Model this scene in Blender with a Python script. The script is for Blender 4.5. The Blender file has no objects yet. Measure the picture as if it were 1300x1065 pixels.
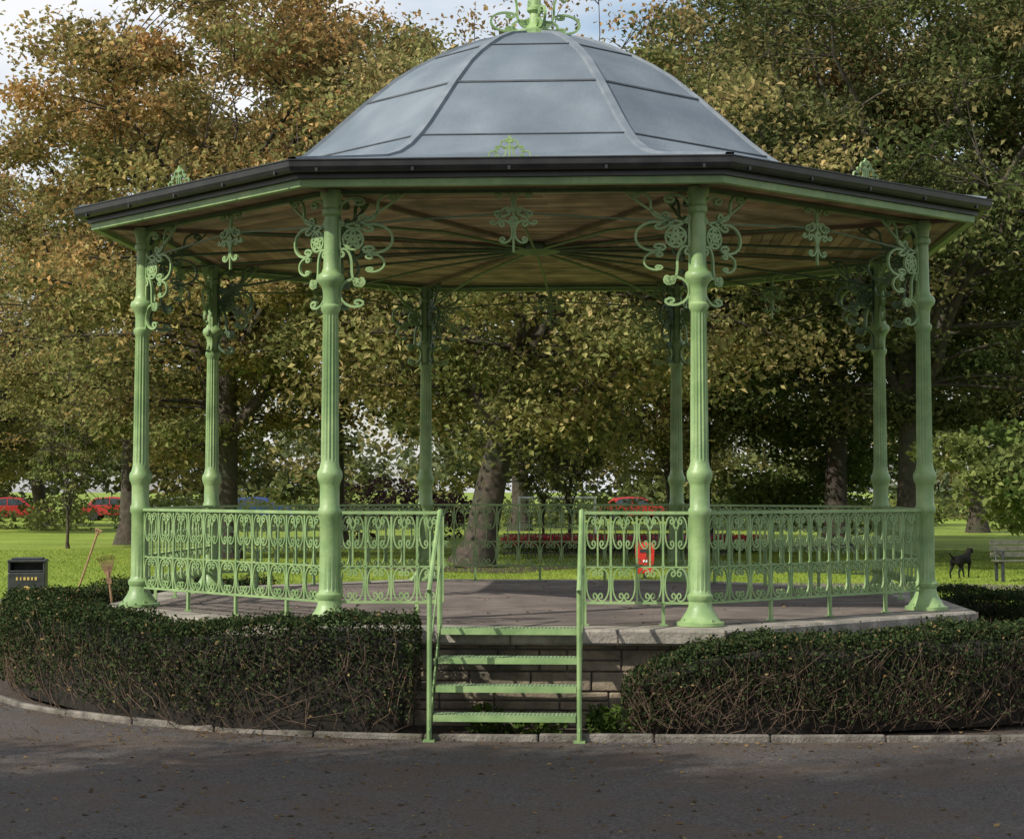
import bpy, math, numpy as np
from math import sin, cos, pi, radians
from mathutils import Vector
sc=bpy.context.scene
sc.view_settings.view_transform='Standard'; sc.view_settings.look='None'; sc.view_settings.exposure=0
R=4.1; DZ=0.82; CAMX=-0.248; CAMY=-19.68; CAMZ=1.97; FPX=2380.0
PH=[radians(18.95+45*k) for k in range(8)]
def P2(px,d): return ((px-650)*d/FPX+CAMX, d+CAMY)
# ---------------------------------------------------------------- materials
def newmat(name):
    m=bpy.data.materials.new(name); m.use_nodes=True
    nt=m.node_tree; b=nt.nodes['Principled BSDF']; return m,nt,b
def mixmat(name,c1,c2,scale=5,rough=.6,bump=0,bscale=60,c3=None,metal=0,lo=.35,hi=.65,s3=1.2,detail=6,coord='Object',spec=.5):
    m,nt,b=newmat(name); N=nt.nodes; L=nt.links
    tc=N.new('ShaderNodeTexCoord')
    n=N.new('ShaderNodeTexNoise'); n.inputs['Scale'].default_value=scale; n.inputs['Detail'].default_value=detail
    L.new(tc.outputs[coord],n.inputs['Vector'])
    r=N.new('ShaderNodeValToRGB'); e=r.color_ramp.elements
    e[0].position=lo; e[0].color=(*c1,1); e[1].position=hi; e[1].color=(*c2,1)
    L.new(n.outputs['Fac'],r.inputs['Fac']); out=r.outputs['Color']
    if c3:
        n3=N.new('ShaderNodeTexNoise'); n3.inputs['Scale'].default_value=s3; n3.inputs['Detail'].default_value=5
        L.new(tc.outputs[coord],n3.inputs['Vector'])
        r3=N.new('ShaderNodeValToRGB'); r3.color_ramp.elements[0].position=.45; r3.color_ramp.elements[1].position=.68
        L.new(n3.outputs['Fac'],r3.inputs['Fac'])
        mx=N.new('ShaderNodeMix'); mx.data_type='RGBA'
        L.new(r3.outputs['Color'],mx.inputs['Factor']); L.new(out,mx.inputs[6]); mx.inputs[7].default_value=(*c3,1)
        out=mx.outputs[2]
    L.new(out,b.inputs['Base Color'])
    b.inputs['Roughness'].default_value=rough; b.inputs['Metallic'].default_value=metal
    b.inputs['Specular IOR Level'].default_value=spec
    if bump:
        nb=N.new('ShaderNodeTexNoise'); nb.inputs['Scale'].default_value=bscale; nb.inputs['Detail'].default_value=8
        L.new(tc.outputs[coord],nb.inputs['Vector'])
        bp=N.new('ShaderNodeBump'); bp.inputs['Strength'].default_value=bump; bp.inputs['Distance'].default_value=.02
        L.new(nb.outputs['Fac'],bp.inputs['Height']); L.new(bp.outputs['Normal'],b.inputs['Normal'])
    return m
def colmat(name,rough=.6,transl=.3,noise=0):
    m,nt,b=newmat(name); N=nt.nodes; L=nt.links
    a=N.new('ShaderNodeAttribute'); a.attribute_name='Col'
    col=a.outputs['Color']
    if noise:
        tc=N.new('ShaderNodeTexCoord'); n=N.new('ShaderNodeTexNoise'); n.inputs['Scale'].default_value=noise; n.inputs['Detail'].default_value=8
        L.new(tc.outputs['Object'],n.inputs['Vector'])
        mr=N.new('ShaderNodeMapRange'); mr.inputs[1].default_value=.3; mr.inputs[2].default_value=.7; mr.inputs[3].default_value=.5; mr.inputs[4].default_value=1.35
        L.new(n.outputs['Fac'],mr.inputs[0])
        vm=N.new('ShaderNodeVectorMath'); vm.operation='SCALE'; L.new(col,vm.inputs[0]); L.new(mr.outputs[0],vm.inputs['Scale']); col=vm.outputs[0]
    if transl:
        d=N.new('ShaderNodeBsdfDiffuse'); L.new(col,d.inputs['Color'])
        t=N.new('ShaderNodeBsdfTranslucent'); L.new(col,t.inputs['Color'])
        mx=N.new('ShaderNodeMixShader'); mx.inputs[0].default_value=transl
        L.new(d.outputs[0],mx.inputs[1]); L.new(t.outputs[0],mx.inputs[2]); L.new(mx.outputs[0],N['Material Output'].inputs[0])
        N.remove(b)
    else:
        L.new(col,b.inputs['Base Color']); b.inputs['Roughness'].default_value=rough; b.inputs['Specular IOR Level'].default_value=.3
    return m
M_green=mixmat('green_paint',(.195,.31,.12),(.27,.385,.165),9,.45,.15,40,c3=(.15,.245,.095),s3=3)
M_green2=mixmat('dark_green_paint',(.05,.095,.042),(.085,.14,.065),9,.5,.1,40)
M_roof=mixmat('grey_roof_sheet',(.115,.145,.175),(.175,.208,.24),1.3,.72,.25,25,c3=(.10,.125,.15),s3=.8,detail=9,spec=.3)
M_seam=mixmat('roof_seam',(.04,.05,.06),(.07,.08,.09),6,.7)
M_hip=mixmat('roof_hip',(.13,.158,.185),(.185,.212,.24),5,.7,.1,30,spec=.3)
M_black=mixmat('black_gutter',(.012,.013,.015),(.026,.026,.028),6,.4)
M_wood=colmat('ceiling_boards',.75,0,noise=3.0)
M_deck=mixmat('deck_surface',(.125,.10,.085),(.21,.175,.15),3.5,.85,.5,90,c3=(.095,.08,.07),s3=1.1,detail=10)
M_stone=mixmat('coping_stone',(.19,.17,.145),(.36,.325,.27),7,.85,.6,40,c3=(.12,.12,.09),s3=2.5)
M_rub=mixmat('rubble_stone',(.16,.13,.09),(.30,.245,.175),4,.95,.9,24,c3=(.085,.075,.055),s3=3)
M_mortar=mixmat('mortar',(.07,.06,.048),(.13,.11,.09),12,.95,.5,60)
M_soil=mixmat('soil',(.035,.026,.02),(.085,.062,.045),14,.95,1,60,detail=10)
M_kerb=mixmat('kerb_stone',(.10,.09,.078),(.22,.20,.17),9,.9,.8,50,c3=(.07,.065,.045),s3=3)
M_white=mixmat('white_paint',(.7,.7,.7),(.8,.8,.8),6,.4)
M_red=mixmat('red_plastic',(.45,.02,.015),(.55,.03,.02),6,.4)
M_dark=mixmat('dark_metal',(.02,.022,.024),(.04,.042,.045),8,.45)
M_gold=mixmat('gold_print',(.5,.36,.1),(.6,.42,.14),8,.4)
M_handle=mixmat('wood_handle',(.22,.13,.07),(.34,.21,.11),12,.7,.2)
M_steel=mixmat('worn_steel',(.15,.14,.13),(.28,.27,.26),12,.45,metal=.7)
M_bark=mixmat('bark',(.03,.024,.018),(.08,.062,.046),7,.95,1,14,c3=(.045,.05,.028),s3=2)
M_twig=mixmat('twig',(.09,.055,.035),(.20,.14,.09),9,.9)
M_leaf=colmat('foliage',.55,.40)
M_hleaf=colmat('hedge_foliage',.42,.2)
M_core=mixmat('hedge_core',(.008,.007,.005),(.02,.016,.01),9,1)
M_tread=mixmat('tread_plate',(.16,.25,.12),(.28,.37,.22),60,.5,.8,120)
M_fur=mixmat('black_fur',(.006,.006,.006),(.015,.014,.012),20,.8,.4,80,spec=.15)
M_bench=mixmat('bench_wood',(.06,.07,.045),(.12,.12,.08),9,.7,.3)
M_glass=mixmat('car_glass',(.02,.03,.035),(.04,.05,.055),3,.1)
M_tyre=mixmat('tyre',(.015,.015,.015),(.03,.03,.03),9,.8)

def lawn_mat():
    m,nt,b=newmat('grass'); N=nt.nodes; L=nt.links
    tc=N.new('ShaderNodeTexCoord')
    def noise(s,d=6):
        n=N.new('ShaderNodeTexNoise'); n.inputs['Scale'].default_value=s; n.inputs['Detail'].default_value=d
        L.new(tc.outputs['Object'],n.inputs['Vector']); return n
    a=noise(.35,8); r=N.new('ShaderNodeValToRGB'); e=r.color_ramp.elements
    e[0].position=.3;e[0].color=(.16,.24,.03,1); e[1].position=.7; e[1].color=(.29,.37,.06,1)
    L.new(a.outputs['Fac'],r.inputs[0])
    c=noise(9,10); r2=N.new('ShaderNodeValToRGB'); e=r2.color_ramp.elements
    e[0].position=.3;e[0].color=(.6,.6,.55,1); e[1].position=.7; e[1].color=(1.15,1.15,1.1,1)
    L.new(c.outputs['Fac'],r2.inputs[0])
    mx=N.new('ShaderNodeMix'); mx.data_type='RGBA'; mx.blend_type='MULTIPLY'; mx.inputs[0].default_value=1
    L.new(r.outputs[0],mx.inputs[6]); L.new(r2.outputs[0],mx.inputs[7])
    L.new(mx.outputs[2],b.inputs['Base Color']); b.inputs['Roughness'].default_value=.8; b.inputs['Specular IOR Level'].default_value=.2
    bp=N.new('ShaderNodeBump'); bp.inputs['Strength'].default_value=.7; bp.inputs['Distance'].default_value=.04
    d=noise(25,8); L.new(d.outputs['Fac'],bp.inputs['Height']); L.new(bp.outputs[0],b.inputs['Normal'])
    return m
M_lawn=lawn_mat()
def asphalt_mat():
    m,nt,b=newmat('asphalt'); N=nt.nodes; L=nt.links
    tc=N.new('ShaderNodeTexCoord')
    v=N.new('ShaderNodeTexVoronoi'); v.inputs['Scale'].default_value=70; L.new(tc.outputs['Object'],v.inputs['Vector'])
    r=N.new('ShaderNodeValToRGB'); e=r.color_ramp.elements
    e[0].position=0;e[0].color=(.03,.027,.025,1);e[1].position=1;e[1].color=(.125,.113,.105,1)
    L.new(v.outputs['Color'],r.inputs[0])
    n=N.new('ShaderNodeTexNoise'); n.inputs['Scale'].default_value=1.3; n.inputs['Detail'].default_value=12; n.inputs['Roughness'].default_value=.7; L.new(tc.outputs['Object'],n.inputs['Vector'])
    r2=N.new('ShaderNodeValToRGB'); r2.color_ramp.elements[0].position=.42; r2.color_ramp.elements[1].position=.64; r2.color_ramp.elements[1].color=(.8,.8,.8,1)
    L.new(n.outputs['Fac'],r2.inputs[0])
    mx=N.new('ShaderNodeMix'); mx.data_type='RGBA'; L.new(r2.outputs[0],mx.inputs[0]); L.new(r.outputs[0],mx.inputs[6]); mx.inputs[7].default_value=(.085,.06,.043,1)
    L.new(mx.outputs[2],b.inputs['Base Color']); b.inputs['Roughness'].default_value=.88; b.inputs['Specular IOR Level'].default_value=.25
    bp=N.new('ShaderNodeBump'); bp.inputs['Strength'].default_value=.8; bp.inputs['Distance'].default_value=.009
    L.new(v.outputs['Distance'],bp.inputs['Height']); L.new(bp.outputs[0],b.inputs['Normal'])
    return m
M_asph=asphalt_mat()
# ---------------------------------------------------------------- geometry helpers
def link(o,parent=None):
    sc.collection.objects.link(o)
    if parent: o.parent=parent
    return o
def empty(name,loc=(0,0,0)):
    e=bpy.data.objects.new(name,None); e.location=loc; sc.collection.objects.link(e); return e
class Geo:
    def __init__(s): s.v=[]; s.f=[]; s.m=[]
    def add(s,V,F,m=0):
        o=len(s.v); s.v.extend([tuple(map(float,p)) for p in V]); s.f.extend([tuple(i+o for i in f) for f in F]); s.m.extend([m]*len(F))
    def box(s,c,d,rz=0,m=0,R3=None):
        V=[]
        for i in (-1,1):
            for j in (-1,1):
                for k in (-1,1):
                    p=Vector((i*d[0]/2,j*d[1]/2,k*d[2]/2))
                    if R3: p=R3@p
                    x,y=p.x*cos(rz)-p.y*sin(rz),p.x*sin(rz)+p.y*cos(rz)
                    V.append((x+c[0],y+c[1],p.z+c[2]))
        s.add(V,[(0,1,3,2),(4,6,7,5),(0,4,5,1),(2,3,7,6),(0,2,6,4),(1,5,7,3)],m)
    def tube(s,pts,rad,n=8,m=0,cap=True):
        V,F=tube(pts,rad,n); s.add(V,F,m)
        if cap:
            s.add(V[:n],[tuple(range(n))[::-1]],m); s.add(V[-n:],[tuple(range(n))],m)
    def obj(s,name,mats,parent=None,smooth=False,bevel=0):
        me=bpy.data.meshes.new(name); me.from_pydata(s.v,[],s.f)
        for m in (mats if isinstance(mats,list) else [mats]): me.materials.append(m)
        me.polygons.foreach_set('material_index',s.m)
        if smooth: me.polygons.foreach_set('use_smooth',[True]*len(s.f))
        me.update(); o=bpy.data.objects.new(name,me); link(o,parent)
        if smooth:
            md=o.modifiers.new('es','EDGE_SPLIT'); md.split_angle=radians(40)
        if bevel:
            b=o.modifiers.new('b','BEVEL'); b.width=bevel; b.segments=2; b.limit_method='ANGLE'
        return o
def tube(pts,rad,n=8):
    pts=np.array(pts,float); k=len(pts)
    rad=np.full(k,rad,float) if np.isscalar(rad) else np.array(rad,float)
    T=np.gradient(pts,axis=0); T/=np.linalg.norm(T,axis=1,keepdims=True)+1e-9
    ref=np.array([0,0,1.]) if abs(T[:,2]).mean()<.8 else np.array([1.,0,0])
    U=np.cross(T,ref); U/=np.linalg.norm(U,axis=1,keepdims=True)+1e-9
    W=np.cross(T,U)
    a=np.arange(n)*2*pi/n
    V=pts[:,None]+rad[:,None,None]*(np.cos(a)[None,:,None]*U[:,None]+np.sin(a)[None,:,None]*W[:,None])
    F=[]
    for i in range(k-1):
        for j in range(n):
            F.append((i*n+j,i*n+(j+1)%n,(i+1)*n+(j+1)%n,(i+1)*n+j))
    return V.reshape(-1,3),F
def d8(k): 
    k=k%8; return np.array([sin(PH[k]),-cos(PH[k])])
def rev8(g,prof,m=0,closed=False):
    V=[]; n=len(prof)
    for k in range(8):
        d=d8(k)
        for r,z in prof: V.append((d[0]*r,d[1]*r,z))
    F=[]
    for k in range(8):
        a=k*n; b=((k+1)%8)*n
        for i in range(n if closed else n-1):
            j=(i+1)%n; F.append((a+i,b+i,b+j,a+j))
    g.add(V,F,m)
def lathe(g,prof,c,n=20,m=0,flutes=None):
    V=[];F=[]
    for r,z in prof:
        for j in range(n):
            a=2*pi*j/n; rr=r
            if flutes and any(lo<=z-c[2]<=hi for lo,hi in flutes) and j%2: rr=r*.84
            V.append((c[0]+rr*cos(a),c[1]+rr*sin(a),z))
    for i in range(len(prof)-1):
        for j in range(n): F.append((i*n+j,i*n+(j+1)%n,(i+1)*n+(j+1)%n,(i+1)*n+j))
    F.append(tuple(range(n))[::-1]); F.append(tuple((len(prof)-1)*n+j for j in range(n)))
    g.add(V,F,m)
class Plane:
    def __init__(s,o,u): 
        s.o=np.array(o,float); s.u=np.array([u[0],u[1],0.]); s.u/=np.linalg.norm(s.u); s.n=np.array([-s.u[1],s.u[0],0])
    def pt(s,u,z,w=0): return s.o+s.u*u+np.array([0,0,z])+s.n*w
def flat(g,pl,pts,a=.006,b=.008,m=0):
    pts=np.array(pts,float); T=np.gradient(pts,axis=0)
    T/=np.linalg.norm(T,axis=1,keepdims=True)+1e-9
    Nn=np.stack([-T[:,1],T[:,0]],1)
    V=[]
    for p,nn in zip(pts,Nn):
        for sa,sb in ((1,1),(1,-1),(-1,-1),(-1,1)):
            q=p+nn*a*sa; V.append(pl.pt(q[0],q[1],b*sb))
    k=len(pts); F=[(i*4+j,i*4+(j+1)%4,(i+1)*4+(j+1)%4,(i+1)*4+j) for i in range(k-1) for j in range(4)]
    F+= [(3,2,1,0),(k*4-4,k*4-3,k*4-2,k*4-1)]
    g.add(V,F,m)
def scroll(kind='C',turn=7.2,mid=1.4,n=34,asym=1.0):
    t=np.linspace(-1,1,n*4); A=turn*3
    k=A*t*t+mid
    k=np.where(t<0,k*asym,k)
    if kind=='S': k=k*np.sign(t)
    h=np.cumsum(k)*(t[1]-t[0]); h-=h[len(t)//2]; h+=pi/2
    p=np.stack([np.cumsum(np.cos(h)),np.cumsum(np.sin(h))],1)*(t[1]-t[0])
    idx=np.unique(np.round((np.sin(np.linspace(-pi/2,pi/2,n))*.5+.5)*(len(t)-1)).astype(int))
    return p[idx]
SC=scroll('C'); SS=scroll('S',mid=1.0)
def fit(p,x0,x1,y0,y1):
    mn=p.min(0); mx=p.max(0); q=(p-mn)/(mx-mn)
    return np.stack([x0+(x1-x0)*q[:,0],y0+(y1-y0)*q[:,1]],1)
def circ(cx,cy,r,n=14):
    a=np.linspace(0,2*pi,n+1); return np.stack([cx+r*np.cos(a),cy+r*np.sin(a)],1)
# ================================================================= BANDSTAND
bs=empty('bandstand')
C=[np.array([d8(k)[0]*R,d8(k)[1]*R]) for k in range(8)]
rng=np.random.default_rng(3)
g=Geo(); rev8(g,[(4.375,0),(4.375,DZ-.13)]); g.obj('plinth_core',M_mortar,bs)
g=Geo()
for k in range(8):
    a=d8(k)*4.37; b=d8(k+1)*4.37; L=np.linalg.norm(b-a); u=(b-a)/L; n=np.array([u[1],-u[0]]); rz=math.atan2(u[1],u[0])
    z=0
    while z<DZ-.14:
        h=min(rng.uniform(.13,.24),DZ-.135-z); x=0
        if h<.03: break
        while x<L-.02:
            w=min(rng.uniform(.18,.55),L-x); 
            if w<.05: break
            if rng.uniform()<.3 and h>.15: hs=[(z,h*.5),(z+h*.5,h*.5)]
            else: hs=[(z,h)]
            for zz,hh in hs:
                c=a+u*(x+w/2)+n*rng.uniform(-.008,.012)
                g.box((c[0],c[1],zz+hh/2),(w-.012,.05,hh-.012),rz+rng.uniform(-.03,.03))
            x+=w
        z+=h
g.obj('plinth_stones',M_rub,bs,bevel=.012)
g=Geo(); rev8(g,[(4.0,DZ-.13),(4.56,DZ-.13),(4.58,DZ-.11),(4.58,DZ-.02),(4.56,DZ),(4.0,DZ)],closed=True)
g.obj('coping',M_stone,bs)
g=Geo(); 
for k in range(8):
    a=d8(k)*4.581; b=d8(k+1)*4.581
    for t in (.0,.25,.5,.75):
        c=a+(b-a)*t; u=(b-a); rz=math.atan2(u[1],u[0]); g.box((c[0],c[1],DZ-.064),(.01,.012,.122),rz)
g.obj('coping_joints',M_mortar,bs)
g=Geo(); g.add([(d8(k)[0]*4.12,d8(k)[1]*4.12,DZ+.004) for k in range(8)],[tuple(range(8))]); g.obj('deck',M_deck,bs)
colp=[(.20,0),(.20,.03),(.17,.04),(.145,.08),(.118,.12),(.10,.16),(.096,.2),(.110,.22),(.110,.25),(.092,.27),(.086,.30),(.084,.62),(.084,.90),(.097,.92),(.097,.97),(.084,.99),(.084,1.17),(.09,1.19),(.106,1.23),(.110,1.26),(.106,1.29),(.088,1.32),(.077,1.37),(.077,1.40),(.073,2.0),(.067,2.62),(.067,2.64),(.085,2.67),(.085,2.70),(.067,2.72),(.068,2.82),(.080,2.87),(.114,2.91),(.118,2.94),(.110,2.97),(.082,2.99),(.068,3.03),(.064,3.10),(.060,3.45),(.060,3.47),(.080,3.49),(.080,3.53),(.063,3.55),(.07,3.60),(.095,3.66),(.095,3.70)]
for k in range(8):
    g=Geo(); c=(C[k][0],C[k][1],DZ+.004)
    lathe(g,[(r,z+c[2]) for r,z in colp],c,32,flutes=[(.29,.61),(1.39,2.63)])
    for j in range(4):
        a=j*pi/2+.5; g.tube([(c[0]+.165*cos(a),c[1]+.165*sin(a),c[2]+.03),(c[0]+.165*cos(a),c[1]+.165*sin(a),c[2]+.06)],.014,6)
    g.obj('column_%d'%(k+1),M_green,bs,smooth=True)
ZT=4.52
g=Geo()
def bracket(g,pl,sgn):
    def F(p,a=.0105,b=.012):
        q=np.array(p); q=q*np.array([sgn,1]); flat(g,pl,q,a,b)
    def fs(s,x0,x1,y0,y1,fx=False,fy=False,**k):
        p=s.copy()
        if fx: p[:,0]*=-1
        if fy: p[:,1]*=-1
        F(fit(p,x0,x1,ZT+y0,ZT+y1),**k)
    t=np.linspace(0,1,10)
    fs(SC,.07,.29,-.33,-.06,fx=True)
    fs(SC,.27,.53,-.54,-.29,fy=True)
    fs(SS,.07,.29,-.82,-.50)
    fs(SC,.08,.28,-1.0,-.76,fx=True)
    fs(SS,.24,.56,-.26,-.03,fx=True)
    fs(SC,.30,.46,-.70,-.55,fy=True,a=.008)
    F([(.075,ZT-1.0),(.075,ZT-.03)],.010,.012)
    F(np.stack([.07+.55*t,ZT-.30+.27*t**1.8],1),.009)
    F(circ(.19,ZT-.42,.088),.009,.013)
    F(circ(.19,ZT-.42,.022),.014,.018)
    for i in range(5):
        a=i*2*pi/5+.3; F(circ(.19+.05*cos(a),ZT-.42+.05*sin(a),.020,8),.011,.015)
def pendant(g,pl,s=1.0,z=ZT):
    for sg in (-1,1):
        for (S,x0,x1,y0,y1,fx,fy) in ((SC,.01,.16,-.24,-.02,True,False),(SC,.01,.12,-.46,-.27,True,True),(SS,.03,.20,-.30,-.16,False,False)):
            p=S.copy()
            if fx: p[:,0]*=-1
            if fy: p[:,1]*=-1
            q=fit(p,x0*s,x1*s,z+y0*s,z+y1*s)*np.array([sg,1]); flat(g,pl,q,.0085,.011)
    flat(g,pl,[(0,z),(0,z-.54*s)],.009,.011); flat(g,pl,circ(0,z-.27*s,.03,8),.012,.014)
g2=Geo()
for k in range(8):
    a,b=C[k],C[(k+1)%8]; u=(b-a)/np.linalg.norm(b-a); L=np.linalg.norm(b-a)
    bracket(g,Plane((*a,0),u),1); bracket(g,Plane((*b,0),u),-1)
    mid=(a+b)/2; pl=Plane((*mid,0),u); pendant(g,pl)
    flat(g2,pl,[(-L/2+.06,ZT-.30),(-.0,ZT-.20),(L/2-.06,ZT-.30)],.007,.007)
    flat(g2,pl,[(-L/2+.06,ZT-.015),(L/2-.06,ZT-.015)],.018,.03)
g.obj('scroll_brackets',M_green,bs)
g=Geo()
for k in range(8):
    a=C[k]; pl=Plane((a[0],a[1],0),-a/np.linalg.norm(a)); bracket(g,pl,1)
    g2.tube([(a[0],a[1],ZT-.28),(a[0]*.5,a[1]*.5,ZT-.10),(a[0]*.05,a[1]*.05,ZT-.05)],.015,6)
    m=(C[k]+C[(k+1)%8])/2; g2.tube([(m[0],m[1],ZT-.20),(m[0]*.5,m[1]*.5,ZT-.08),(m[0]*.05,m[1]*.05,ZT-.05)],.013,6)
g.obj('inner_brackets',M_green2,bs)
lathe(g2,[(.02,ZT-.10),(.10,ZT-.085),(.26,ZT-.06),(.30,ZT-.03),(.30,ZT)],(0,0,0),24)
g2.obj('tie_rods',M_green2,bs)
V=[];F=[];cols=[]
for k in range(8):
    d0,d1=d8(k),d8(k+1); r=.25
    while r<4.58:
        w=.115; r2=min(r+w-.008,4.58)
        ts=[0]+sorted(rng.uniform(.1,.9,1 if r>1.2 else 0))+[1]
        for ta,tb in zip(ts[:-1],ts[1:]):
            o=len(V)
            def pp(rr,t): q=(d0*(1-t)+d1*t)*rr; return (q[0],q[1],4.535)
            tb2=tb-.002 if tb<1 else 1
            V+=[pp(r,ta),pp(r,tb2),pp(r2,tb2),pp(r2,ta)]
            F.append((o,o+3,o+2,o+1)); t=rng.uniform(.6,1.2); wv=rng.uniform(0,1)
            cols.append((.46*t,(.30+.04*wv)*t,(.19+.06*wv)*t,1))
        r+=w
me=bpy.data.meshes.new('ceiling'); me.from_pydata(V,[],F); at=me.attributes.new('Col','FLOAT_COLOR','FACE'); at.data.foreach_set('color',np.array(cols).ravel()); me.materials.append(M_wood); link(bpy.data.objects.new('ceiling_boards',me),bs)
g=Geo(); g.add([(d8(k)[0]*4.585,d8(k)[1]*4.585,4.545) for k in range(8)],[tuple(range(8))]); g.obj('ceiling_backing',M_black,bs)
g=Geo()
for k in range(8):
    a=d8(k); rz=math.atan2(a[1],a[0]); g.box((a[0]*2.45,a[1]*2.45,4.515),(4.2,.05,.035),rz)
g.obj('ceiling_battens',mixmat('batten',(.13,.095,.065),(.20,.15,.10),8,.8),bs)
g=Geo(); rev8(g,[(4.53,4.485),(4.605,4.485),(4.605,4.545),(4.53,4.545)],closed=True); g.obj('eaves_board',M_green,bs)
g=Geo(); rev8(g,[(4.588,4.547),(4.64,4.547),(4.64,4.60),(4.588,4.60)],closed=True)
rev8(g,[(4.645,4.66),(4.648,4.62),(4.67,4.595),(4.71,4.588),(4.75,4.60),(4.77,4.63),(4.775,4.675),(4.785,4.68),(4.785,4.69),(4.765,4.69),(4.76,4.64),(4.71,4.605),(4.66,4.63),(4.655,4.66)],closed=True)
for k in range(8):
    a,b=d8(k)*4.785,d8(k+1)*4.785; u=b-a; rz=math.atan2(u[1],u[0])
    for t in np.linspace(.06,.94,5):
        c=a+u*t; g.box((c[0]*.992,c[1]*.992,4.638),(.022,.03,.10),rz)
g.obj('gutter',M_black,bs)
prof=[(4.72,4.70),(3.9,4.84),(3.2,4.965),(2.95,5.04),(2.75,5.14),(2.57,5.265),(2.38,5.42),(2.12,5.66),(1.85,5.91),(1.54,6.17),(1.33,6.31),(1.12,6.43),(.86,6.56),(.6,6.66),(.3,6.735),(.12,6.76)]
g=Geo(); rev8(g,prof); g.obj('dome_roof',M_roof,bs)
g=Geo()
for lv in (5,8,11):
    r,z=prof[lv]; r0,z0=prof[lv-1]
    ra,za=r+(r0-r)*.06,z+(z0-z)*.06
    rev8(g,[(r+.004,z+.002),(r+.012,z+.010),(ra+.008,za+.008),(ra+.002,za)],closed=True)
g.obj('sheet_laps',M_seam,bs)
g=Geo()
for k in range(8):
    d=d8(k); tn=np.array([-d[1],d[0]]); V=[]
    for r,z in prof:
        w=.045
        for s,o in ((-1,-.02),(-.8,.022),(.8,.022),(1,-.02)):
            rr=r+o*.7; V.append((d[0]*rr+tn[0]*w*s,d[1]*rr+tn[1]*w*s,z+o*.7))
    n=len(prof); g.add(V,[(i*4+j,i*4+(j+1)%4,(i+1)*4+(j+1)%4,(i+1)*4+j) for i in range(n-1) for j in range(4)])
g.obj('hip_rolls',M_hip,bs)
g=Geo(); lathe(g,[(.30,6.72),(.30,6.77),(.22,6.80),(.12,6.83),(.07,6.90),(.055,7.0),(.09,7.03),(.09,7.06),(.05,7.09),(.045,7.5),(.08,7.54),(.03,7.6),(.02,8.1)],(0,0,0),16)
for k in range(2):
    a=k*pi/2+.2; pl=Plane((0,0,0),(cos(a),sin(a)))
    for sg in (1,-1):
        def F(p,x0,x1,y0,y1,fx,fy):
            q=p.copy(); 
            if fx:q[:,0]*=-1
            if fy:q[:,1]*=-1
            flat(g,pl,fit(q,x0,x1,y0,y1)*np.array([sg,1]),.011,.014)
        F(SC,.22,.48,6.80,7.0,False,True); F(SS,.06,.34,6.86,7.22,True,False); F(SC,.05,.2,7.18,7.42,True,False); F(SC,.08,.24,6.80,6.92,False,False)
g.obj('finial',M_green,bs)
g=Geo()
for k in range(8):
    a,b=d8(k)*4.70,d8(k+1)*4.70; u=b-a; m=(a+b)/2; pl=Plane((m[0],m[1],4.69),u)
    for sg in (1,-1):
        for S,x0,x1,y0,y1,fx in ((SC,.03,.12,.0,.10,True),(SS,.10,.24,0,.06,False),(SC,.01,.07,.08,.15,False)):
            q=S.copy(); 
            if fx:q[:,0]*=-1
            flat(g,pl,fit(q,x0,x1,y0,y1)*np.array([sg,1]),.006,.008)
    flat(g,pl,[(0,0),(0,.19)],.008,.008); flat(g,pl,circ(0,.15,.018,8),.009,.01)
g.obj('eaves_crests',M_green,bs)
def rail(g,p0,p1,units):
    p0=np.array(p0);p1=np.array(p1);L=np.linalg.norm(p1-p0); pl=Plane((p0[0],p0[1],DZ),p1-p0); w=L/units
    zb,zt=.19,.945
    flat(g,pl,[(0,zt),(L,zt)],.013,.026); flat(g,pl,[(0,zb),(L,zb)],.010,.014); flat(g,pl,[(0,zb+.30),(L,zb+.30)],.006,.009)
    def put(S,x,x0,x1,y0,y1,fx=False,fy=False,a=.006):
        q=S.copy()
        if fx:q[:,0]*=-1
        if fy:q[:,1]*=-1
        flat(g,pl,fit(q,x+x0,x+x1,y0,y1),a,.009)
    for i in range(units+1):
        x=i*w; flat(g,pl,[(x,zb if i%3 else .0),(x,zt)],.009,.009)
        flat(g,pl,circ(x,zb+.30,.014,6),.006,.012)
        if i%3==0: flat(g,pl,[(x,.0),(x,zb)],.014,.014); g.box(pl.pt(x,.008),(.07,.07,.012))
    for i in range(units):
        x=i*w; h=w/2
        put(SC,x,h+.006,w-.016,zb+.014,zb+.288,fx=False); put(SC,x,.016,h-.006,zb+.014,zb+.288,fx=True)
        flat(g,pl,[(x+h,zb+.30),(x+h,zt-.12)],.007,.007)
        flat(g,pl,[(x+h,zt-.15),(x+h+.022,zt-.10),(x+h,zt-.04),(x+h-.022,zt-.10),(x+h,zt-.15)],.007,.007)
        put(SC,x,.018,h-.020,zt-.30,zt-.03,fx=True); put(SC,x,h+.020,w-.018,zt-.30,zt-.03)
g=Geo()
for k in range(8):
    a,b=C[k],C[(k+1)%8]; u=(b-a)/np.linalg.norm(b-a)
    if k==7:
        m=(a+b)/2
        rail(g,a+u*.09,m-u*.60,4); rail(g,m+u*.60,b-u*.09,4); FM=m; FU=u
    else: rail(g,a+u*.09,b-u*.09,11)
g.obj('railings',M_green,bs)
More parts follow.
